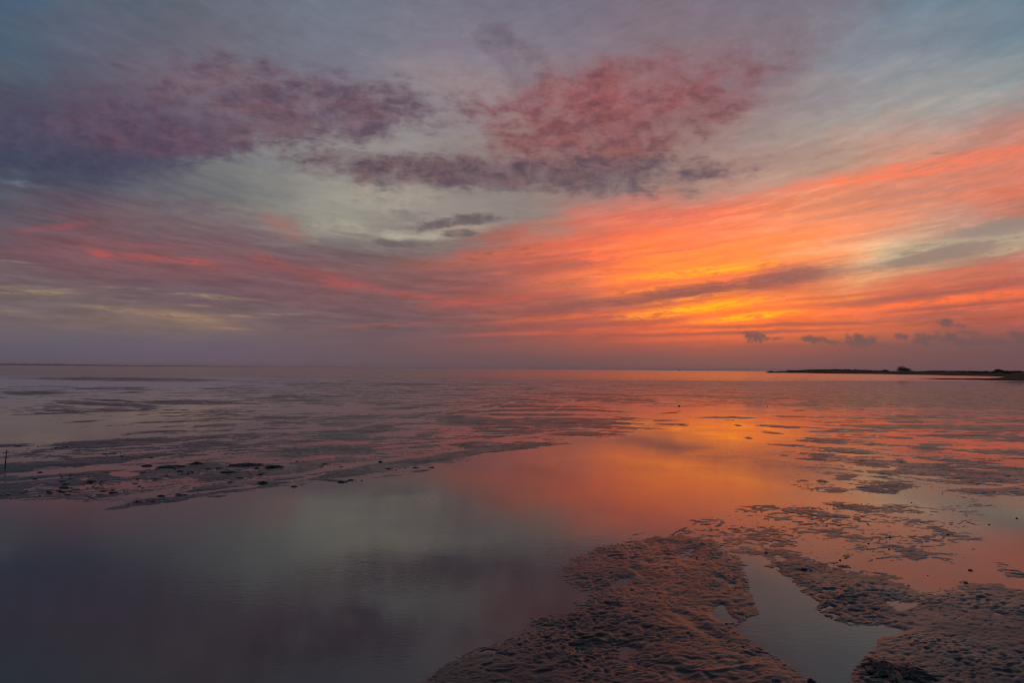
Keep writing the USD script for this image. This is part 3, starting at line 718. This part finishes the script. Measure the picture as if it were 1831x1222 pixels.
def fronds(rng, w, d, h, count):
    """Wrinkled weed straps lying over and around a clump."""
    out = []
    for _ in range(count):
        a, l = rng.rand() * 2 * np.pi, (0.5 + 0.7 * rng.rand())
        n = 6
        s = np.linspace(0.1, 1, n)
        x = np.cos(a) * s * l * w / 2 + rng.randn(n) * w * 0.03
        y = np.sin(a) * s * l * d / 2 + rng.randn(n) * d * 0.04
        z = h * np.clip(1.0 - s ** 1.5, 0, 1) * (0.7 + 0.5 * rng.rand()) + 0.004 + rng.rand(n) * 0.12 * h
        wd = (0.05 + 0.05 * rng.rand()) * w * np.sin(np.pi * np.clip(s, 0.12, 0.93))
        nx, ny = -np.sin(a), np.cos(a)
        L = np.stack([x + nx * wd, y + ny * wd, z], 1)
        R = np.stack([x - nx * wd, y - ny * wd, z - 0.25 * wd], 1)
        C = np.stack([x, y, z + 0.35 * wd], 1)
        v = np.vstack([L, C, R])
        f = []
        for i in range(n - 1):
            for o_ in (0, n):
                f += [[o_ + i, o_ + n + i, o_ + n + i + 1], [o_ + i, o_ + n + i + 1, o_ + i + 1]]
        out.append(trimesh.Trimesh(v, np.array(f), process=False))
    return trimesh.util.concatenate(out)


WEED = simple('dark_seaweed', (0.010, 0.009, 0.008), 0.5, 0.4, bump=(60, 0.5, 0.01), scale=25)
STONE = simple('dark_wet_stone', (0.016, 0.014, 0.013), 0.55, 0.4, bump=(80, 0.4, 0.004), scale=30)
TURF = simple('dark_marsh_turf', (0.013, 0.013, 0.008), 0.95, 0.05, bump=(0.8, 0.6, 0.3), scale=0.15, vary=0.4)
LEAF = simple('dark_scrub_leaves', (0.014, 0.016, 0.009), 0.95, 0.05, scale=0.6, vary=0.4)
BARK = simple('bark', (0.05, 0.04, 0.03), 0.9, 0.2, scale=4)
WOOD = simple('weathered_red_wood', (0.085, 0.022, 0.020), 0.8, 0.25, bump=(200, 0.4, 0.002), scale=40)
POST = simple('dark_painted_post', (0.03, 0.03, 0.032), 0.6, 0.3)
FARLAND = simple('far_shore_turf', (0.05, 0.055, 0.035), 0.95, 0.1, scale=0.01)
FARTREE = simple('far_tree_leaves', (0.035, 0.045, 0.025), 0.95, 0.1, scale=0.02)

# ------------------------------------------------------------------ headland on the right
HEAD = np.array([  # x, waterline y, skyline y
 (1371, 667.2, 666.3), (1376, 667.2, 665.0), (1400, 667.3, 664.2), (1430, 667.5, 663.0), (1455, 667.9, 661.9), (1485, 668.3, 661.4), (1510, 668.7, 661.3), (1535, 669.0, 662.2),
 (1570, 669.5, 664.0), (1600, 669.9, 664.0), (1640, 670.6, 664.4), (1700, 671.9, 664.9), (1750, 672.9, 665.4), (1788, 673.8, 665.6), (1800, 676.0, 665.9), (1831, 677.6, 666.2), (1900, 679.5, 666.5), (2050, 682.5, 667.0), (2300, 686.0, 667.6)])


def headland():
    n, m = 520, 22
    px = np.concatenate([np.linspace(1371, 1840, 420), np.linspace(1845, 2300, 100)])
    base, top = np.interp(px, HEAD[:, 0], HEAD[:, 1]), np.interp(px, HEAD[:, 0], HEAD[:, 2])
    front = ground(px, base)
    d = np.linalg.norm(front[:, :2], axis=1)
    u = front[:, :2] / d[:, None]
    depth = np.interp(px, [1371, 1400, 1500, 1700, 2300], [14, 60, 130, 130, 120])
    t = np.linspace(0, 1, m)
    ridge = np.interp(px, [1371, 1400, 2300], [0.5, 0.45, 0.4])
    v = np.zeros((n, m, 3))
    for k in range(m):
        dist = d + depth * t[k]
        rd = ray(px, top)
        zr = EYE[2] + (d + depth * ridge) * rd[:, 2] / np.hypot(rd[:, 0], rd[:, 1])
        q = np.where(t[k] < ridge, t[k] / ridge, np.clip(1 - (t[k] - ridge) / (1 - ridge), 0, 1))
        prof = smooth(0, 1, q) ** 0.55
        v[:, k, 0], v[:, k, 1] = u[:, 0] * dist, u[:, 1] * dist
        nz = 0.35 * pn(v[:, k, 0] / 9, v[:, k, 1] / 14, 61) + 0.25 * pn(v[:, k, 0] / 2.5, v[:, k, 1] / 5, 62)
        v[:, k, 2] = zr * prof + nz * np.minimum(prof, 0.9) - 0.12 * (1 - prof)
    i, j = np.meshgrid(np.arange(n - 1), np.arange(m - 1), indexing='ij')
    a = (i * m + j).ravel()
    f = np.vstack([np.stack([a, a + m, a + m + 1], 1), np.stack([a, a + m + 1, a + 1], 1)])
    return v, trimesh.Trimesh(v.reshape(-1, 3), f, process=False)


hv, hm = headland()
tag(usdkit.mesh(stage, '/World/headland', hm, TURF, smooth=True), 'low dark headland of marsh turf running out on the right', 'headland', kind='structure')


def spit():
    n, m = 160, 9
    px = np.linspace(1645, 2300, n)
    near_ = ground(px, np.interp(px, [1645, 1720, 1800, 1831, 2300], [678.4, 679.6, 681.2, 681.9, 690]))
    deep = np.interp(px, [1645, 1700, 1800, 2300], [3, 9, 30, 30])
    tall = np.interp(px, [1645, 1670, 1740, 1800, 2300], [0.02, 0.16, 0.30, 0.55, 0.6])
    d = np.hypot(near_[:, 0], near_[:, 1])
    v = np.zeros((n, m, 3))
    for k, t in enumerate(np.linspace(0, 1, m)):
        q = near_[:, :2] / d[:, None] * (d + deep * t)[:, None]
        v[:, k, :2] = q
        v[:, k, 2] = tall * math.sin(math.pi * t) ** 0.6 * (1 + 0.5 * pn(q[:, 0] / 3, q[:, 1] / 4, 64)) - 0.03
    i, j = np.meshgrid(np.arange(n - 1), np.arange(m - 1), indexing='ij')
    a = (i * m + j).ravel()
    return trimesh.Trimesh(v.reshape(-1, 3), np.vstack([np.stack([a, a + m, a + m + 1], 1), np.stack([a, a + m + 1, a + 1], 1)]), process=False)


tag(usdkit.mesh(stage, '/World/shore_spit', spit(), TURF, smooth=True), 'thin black spit of shore lying in front of the headland', 'spit', kind='structure')


def leaves(rng, centre, size, count, leaf, dome=True):
    """Small leaf-clump faces spread through a crown."""
    p = rng.randn(count, 3)
    p /= np.linalg.norm(p, axis=1, keepdims=True)
    p *= (rng.rand(count, 1) ** 0.4)
    if dome:
        p[:, 2] = np.abs(p[:, 2])
    n = meshkit.fbm(p * 2.5 + rng.rand(3) * 30, 2, 3)
    p = p * (0.75 + 0.6 * n)[:, None] * size + centre
    t1 = rng.randn(count, 3)
    t2 = rng.randn(count, 3)
    s = leaf * (0.6 + 0.8 * rng.rand(count, 1))
    t1 *= s / np.linalg.norm(t1, axis=1, keepdims=True)
    t2 *= s / np.linalg.norm(t2, axis=1, keepdims=True)
    v = np.stack([p - t1, p + t2, p + t1, p - t2], 1).reshape(-1, 3)
    k = np.arange(count)[:, None] * 4
    return trimesh.Trimesh(v, np.vstack([k + [0, 1, 2], k + [0, 2, 3]]), process=False)


rng = np.random.RandomState(3)
scrub = []
for _ in range(900):                                   # low growth breaking the skyline
    k = rng.randint(0, 470)
    j = rng.randint(5, 12)
    if meshkit.noise(np.array([hv[k, j, 0] / 25, hv[k, j, 1] / 25, 0.5]), 9) < 0.42:
        continue
    c = hv[k, j] + (0, 0, 0.05)
    s = 0.25 + 0.45 * rng.rand() ** 2
    scrub.append(leaves(rng, c, (s * 2.2, s * 1.5, s), 14, 0.22))
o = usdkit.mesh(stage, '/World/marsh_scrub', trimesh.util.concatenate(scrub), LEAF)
tag(o, 'low dark scrub growing along the crest of the headland', 'scrub', kind='stuff')

BUSHES = [  # px, foot y, width px, height px, lean, label
 (1616, 664.6, 24, 8.2, 'largest rounded thorn bush on the skyline of the dark headland'),
 (1584, 664.6, 10, 2.6, 'small low bush left of the largest bush on the headland'),
 (1787, 666.4, 15, 4.4, 'wind-bent bush near the right end of the headland skyline')]
for (bx, by, bw, bh, label) in BUSHES:
    k = int(np.argmin(np.abs(np.concatenate([np.linspace(1371, 1840, 420), np.linspace(1845, 2300, 100)]) - bx)))
    foot = hv[k, 9].copy()
    dist = np.hypot(foot[0], foot[1])
    wm, hmt = bw / F * dist, bh / F * dist
    p = thing('thorn_bush', label, 'bush', foot - (0, 0, 0.15))
    for q in range(3):
        e = np.array([(q - 1) * wm * 0.18, 0.1 * q, hmt * 0.55])
        part(p, 'trunk', tube([(0, 0, -0.1), e * 0.5 + (0.05, 0, 0), e], [0.14, 0.10, 0.05]), BARK, True)
    crown = trimesh.util.concatenate([
        leaves(rng, (-wm * 0.14, 0, hmt * 0.25), (wm * 0.30, wm * 0.30, hmt * 0.72), 900, 0.17),
        leaves(rng, (wm * 0.16, 0, hmt * 0.15), (wm * 0.30, wm * 0.28, hmt * 0.50), 700, 0.17),
        leaves(rng, (0, 0, hmt * 0.1), (wm * 0.44, wm * 0.34, hmt * 0.45), 900, 0.17)])
    part(p, 'crown', crown, LEAF, False)

for (bx, by, ty, label) in [(1410, 664.4, 660.2, 'thin post standing nearest the seaward tip of the headland'), (1455, 662.6, 658.4, 'thin post standing on the headland rise, further from its tip')]:
    k = int(np.argmin(np.abs(np.linspace(1371, 1840, 420) - bx)))
    foot = hv[k, 8]
    hgt = (by - ty) / F * np.hypot(foot[0], foot[1])
    p = thing('marker_post', label, 'post', foot - (0, 0, 0.2))
    part(p, 'pole', tube([(0, 0, 0), (0.02, 0, hgt * 0.5), (0, 0, hgt + 0.2)], [0.09, 0.085, 0.08], 8), POST, True)
    part(p, 'cap', lump(np.random.RandomState(2), 0.24, 0.24, 0.16, 1, 0.05), POST, True).AddTranslateOp().Set(Gf.Vec3d(0, 0, hgt + 0.2))

g0 = ground(1215, 664.6)
p = thing('channel_marker', 'lone channel marker standing far out on the horizon of the open sea', 'channel marker', g0 - (0, 0, 0.3))
dist = np.hypot(g0[0], g0[1])
hgt = 4.2 / F * dist
part(p, 'post', tube([(0, 0, 0), (0, 0, hgt * 0.5), (0, 0, hgt)], [0.24, 0.22, 0.2], 8), POST, True)
part(p, 'top_mark', trimesh.creation.cone(0.55, 1.0, sections=12).apply_translation((0, 0, hgt * 0.86)), POST, False)

# ------------------------------------------------------------------ far shore on the left
def far_shore():
    n = 260
    px = np.linspace(-420, 462, n)
    dist = 6200.0
    rd = ray(px, np.full(n, 655.0))
    u = rd[:, :2] / np.hypot(rd[:, 0], rd[:, 1])[:, None]
    hgt = np.interp(px, [-420, 100, 200, 330, 455, 462], [7, 6.5, 5.5, 4.0, 1.4, 0.2]) * (1 + 0.25 * pn(px / 40, px * 0, 71))
    prof = [(0, -0.3), (40, 0.75), (200, 1.0), (420, 0.8), (600, -0.3)]
    v = np.array([[(u[i, 0] * (dist + dd), u[i, 1] * (dist + dd), q * hgt[i]) for dd, q in prof] for i in range(n)])
    m = len(prof)
    i, j = np.meshgrid(np.arange(n - 1), np.arange(m - 1), indexing='ij')
    a = (i * m + j).ravel()
    return v, trimesh.Trimesh(v.reshape(-1, 3), np.vstack([np.stack([a, a + m, a + m + 1], 1), np.stack([a, a + m + 1, a + 1], 1)]), process=False)


fv, fm = far_shore()
tag(usdkit.mesh(stage, '/World/far_shore', fm, FARLAND, smooth=True), 'faint low shore across the water on the left horizon', 'shore', kind='structure')
trees = []
for _ in range(520):
    k = rng.randint(0, 235)
    if meshkit.noise(np.array([k / 7.0, 0.5, 0.5]), 5) < 0.36 - 0.0006 * k:
        continue
    c = fv[k, 2] + (rng.randn() * 12, rng.randn() * 60, 0)
    s = (4 + 5 * rng.rand()) * np.interp(k, [0, 150, 235], [1, 0.75, 0.3])
    t = lump(rng, s * 2.6, s * 2.2, s * 1.1, 1, 0.3)
    trees.append(t.apply_translation(c))
o = usdkit.mesh(stage, '/World/far_treeline', trimesh.util.concatenate(trees), FARTREE, smooth=True)
tag(o, 'faint line of trees and scrub on the far left shore', 'trees', kind='stuff')

# ------------------------------------------------------------------ seaweed on the left bank
def clump(x, y, w, h, label, group=None, seed=0, parts=True, cat='seaweed', flat=False):
    rng = np.random.RandomState(seed)
    g0 = ground(x, y)
    dist = np.linalg.norm(g0 - EYE)
    wm = w / F * dist
    hm_ = h / F * dist * (0.3 if flat else 0.38)
    dm = min(wm * (0.9 if flat else 0.7), 0.30)
    loc = (g0[0], g0[1], bed(g0[0], g0[1]) - 0.003)
    if parts:
        p = thing('seaweed_clump', label, cat, loc, group)
        k = max(2, int(round(wm / (dm * 0.9))))
        ms = []
        for q in range(k):
            xo = (q - (k - 1) / 2) * wm / k + rng.randn() * 0.1 * wm / k
            s = 0.55 + 0.45 * rng.rand() if k > 1 else 1
            ms.append(lump(rng, wm / k * 1.3, dm * (0.6 + 0.5 * rng.rand()), hm_ * s, 2, 0.55, 3.0).apply_translation((xo, rng.randn() * 0.15 * dm, 0)))
        part(p, 'mass', trimesh.util.concatenate(ms), WEED, True)
        part(p, 'fronds', fronds(rng, wm * 1.25, dm * 1.5, hm_ * 0.9, 26), WEED, False)
    else:
        m = trimesh.util.concatenate([lump(rng, wm * 0.6, dm * 0.4, hm_ * 0.6, 1, 0.7, 3.0), fronds(rng, wm, dm, hm_ * 0.7, 9)])
        thing('seaweed_scrap', label, cat, loc, group, m, WEED, False)


CLUMPS = [
 (352, 831, 20, 9, 'tallest black seaweed clump heaped on the left mud bank'),
 (441, 833, 46, 6, 'long black seaweed mat just right of the tallest clump'),
 (490, 837, 24, 7, 'lumpy black seaweed heap ending the wrack line on its right'),
 (680, 827, 7, 5, 'lone round seaweed lump on pale water right of the wrack line'),
 (263, 834, 15, 5, 'small seaweed clump beside the oval orange puddle on the left'),
 (306, 837, 34, 4, 'low seaweed mat left of the tallest black clump'),
 (610, 863, 12, 5, 'seaweed lump at the water edge below the lone round lump'),
 (470, 865, 15, 6, 'seaweed clump on the lower edge of the left bank mid-way along'),
 (526, 871, 9, 4, 'little seaweed lump furthest down towards the big pool'),
 (288, 888, 12, 4, 'seaweed clump on the low spit at the big pool edge'),
 (114, 873, 12, 4, 'seaweed clump on the grey mud left of the oval puddle'),
 (202, 882, 12, 4, 'seaweed clump below the oval orange puddle on the left bank'),
 (326, 887, 18, 4, 'seaweed mat along the tip of the low spit'),
 (408, 847, 22, 5, 'seaweed mat just below the long black mat')]
for i, (x, y, w, h, label) in enumerate(CLUMPS):
    clump(x, y, w, h, label, seed=100 + i)
clump(1100, 1083, 30, 5, 'dark weed patch in a hollow on the foreground mud bank', seed=140, flat=True)
clump(1604, 1207, 70, 9, 'large dark weed patch at the bottom right of the mud', seed=141, flat=True)
rng = np.random.RandomState(21)
bands = [  # from, to, spread, count, where
 (5, 888, 290, 866, 9, 26, 'on the grey mud at the lower left edge of the bank'),
 (225, 903, 360, 884, 5, 16, 'on the low spit at the edge of the big pool'),
 (240, 846, 620, 831, 7, 34, 'along the main wrack line on the left bank'),
 (380, 866, 470, 848, 7, 12, 'just below the long black mat'),
 (60, 862, 330, 850, 10, 22, 'around the oval orange puddle on the left bank'),
 (600, 862, 650, 858, 3, 8, 'at the water edge below the lone round lump'),
 (640, 842, 780, 838, 4, 8, 'on the pale bar right of the wrack line'),
 (90, 876, 220, 872, 9, 16, 'on the dark mud below the oval puddle'),
 (30, 800, 120, 803, 3, 6, 'on the thin bar beyond the upright stick'),
 (180, 812, 270, 818, 3, 8, 'on the second bar right of the upright stick')]
for (x0, y0, x1, y1, jit, cnt, where) in bands:
    for _ in range(cnt):
        t = rng.rand()
        x, y = x0 + (x1 - x0) * t, y0 + (y1 - y0) * t + rng.randn() * jit * 0.6
        w = 4 + 12 * rng.rand() ** 2
        clump(x, y, w, 1.5 + 2.0 * rng.rand(), f'small black seaweed scrap {where}', f'seaweed scraps {where}', int(rng.randint(1 << 30)), False)

# ------------------------------------------------------------------ stones in the shallows
def stone(x, y, w, h, label, group=None, seed=0):
    rng = np.random.RandomState(seed)
    w, h = 0.8 * w, 0.8 * h
    g0 = ground(x, y)
    dist = np.linalg.norm(g0 - EYE)
    m = lump(rng, w / F * dist, w / F * dist * 0.8, 0.7 * h / F * dist, 2, 0.5, 1.7)
    thing('stone', label, 'stone', (g0[0], g0[1], bed(g0[0], g0[1]) - 0.002), group, m, STONE, True)


for i, a in enumerate([
 (1438, 1021, 13, 9, 'largest dark stone on the mud above the inner foreground pool'),
 (1450, 1023, 7, 4, 'flat dark stone touching the right side of the largest stone'),
 (1370, 990, 6, 5, 'dark stone at the top corner of the inner foreground pool'),
 (1502, 1003, 5, 5, 'dark stone at the edge of pale water right of the largest stone'),
 (1735, 1021, 8, 5, 'dark stone in red water just above the right mud bank'),
 (1727, 1044, 7, 5, 'dark stone on the left tip of the right mud bank'),
 (1214, 727, 5, 4, 'lone dark stone in the far orange shallows before the sea'),
 (1299, 1119, 6, 5, 'dark stone in the curved grey pool on the foreground bank'),
 (1451, 1222, 16, 14, 'dark mud-caked stone at the bottom edge beside the inner pool')]):
    stone(*a, seed=300 + i)
PEBBLES = [
 (1553, 973, 5, 'pebble at the left end of the hatched patch in orange water'), (1590, 983, 5, 'pebble in the middle of the hatched patch in orange water'),
 (1585, 962, 4, 'left one of the two pebbles lying side by side in the right shallows'), (1591, 962, 5, 'right one of the two pebbles lying side by side in the right shallows'),
 (1552, 938, 4, 'pebble lying alone above the two side by side'), (1695, 958, 5, 'pebble on the lower end of the slanting hatched patch far right'),
 (1625, 1048, 4, 'pebble in still water just above the small pale pool'), (1769, 939, 4, 'left one of two far pebbles in grey water at the right edge'),
 (1818, 928, 4, 'right one of two far pebbles in grey water at the right edge'), (1685, 884, 3, 'tiny pebble under the big grey bar on the right'),
 (1613, 963, 3, 'tiny pebble right of the two side by side'), (1659, 1030, 3, 'tiny pebble in the red water left of the right bank tip'),
 (1387, 986, 3, 'tiny pebble just right of the stone at the inner pool corner'), (1246, 1002, 4, 'pebble in the pale puddle on top of the foreground bank'),
 (1182, 988, 3, 'tiny pebble on the far edge of the foreground bank'), (1101, 1038, 4, 'pebble in the inlet on the left of the foreground bank'),
 (953, 1046, 3, 'tiny pebble in the big pool left of the foreground bank'), (1575, 1083, 3, 'tiny pebble left of the small pale pool'),
 (1425, 1047, 4, 'pebble on the mud tongue right of the inner pool'), (1372, 727, 3, 'tiny pebble far out near the headland tip'), (1630, 900, 3, 'tiny pebble in pale water below the round grey bar')]
for i, (x, y, w, label) in enumerate(PEBBLES):
    stone(x, y, w, w * 0.8, 'small dark ' + label, 'small dark pebbles in the right shallows', 400 + i)

# ------------------------------------------------------------------ stick at the left edge
g0 = ground(9, 838.5)
p = thing('marker_stick', 'thin reddish stick standing upright in the mud at the left edge', 'stick', (g0[0], g0[1], bed(g0[0], g0[1]) - 0.02))
part(p, 'shaft', tube([(0, 0, 0), (0.002, 0, 0.10), (0.010, 0, 0.2), (0.013, 0, 0.305)], [0.0075, 0.007, 0.0065, 0.0045], 8), WOOD, True)
part(p, 'twig', tube([(0.008, 0, 0.195), (0.03, 0.0, 0.200), (0.052, 0, 0.199)], [0.004, 0.0035, 0.003], 5), WOOD, True)
part(p, 'twig', tube([(0.007, 0, 0.19), (-0.02, 0.0, 0.197), (-0.05, 0, 0.196)], [0.004, 0.0035, 0.003], 5), WOOD, True)


# ------------------------------------------------------------------ the air
_b = np.array([[x, y, z] for z in (-1.6, 30.0) for y in (-400.0, 35000.0) for x in (-37000.0, 37000.0)])
_q = np.array([[0, 2, 3, 1], [4, 5, 7, 6], [0, 1, 5, 4], [2, 6, 7, 3], [0, 4, 6, 2], [1, 3, 7, 5]])
haze = usdkit.material(stage, '/World/Looks/sea_haze', {'v': ('principled_volume', {'color': (0.92, 0.76, 0.72), 'density': 0.00009, 'anisotropy': 0.2})}, [], volume='v.volume')
tag(usdkit.mesh(stage, '/World/haze', (_b, _q), haze), 'thin dusk haze lying over the sea and the far shore', 'haze', kind='stuff')
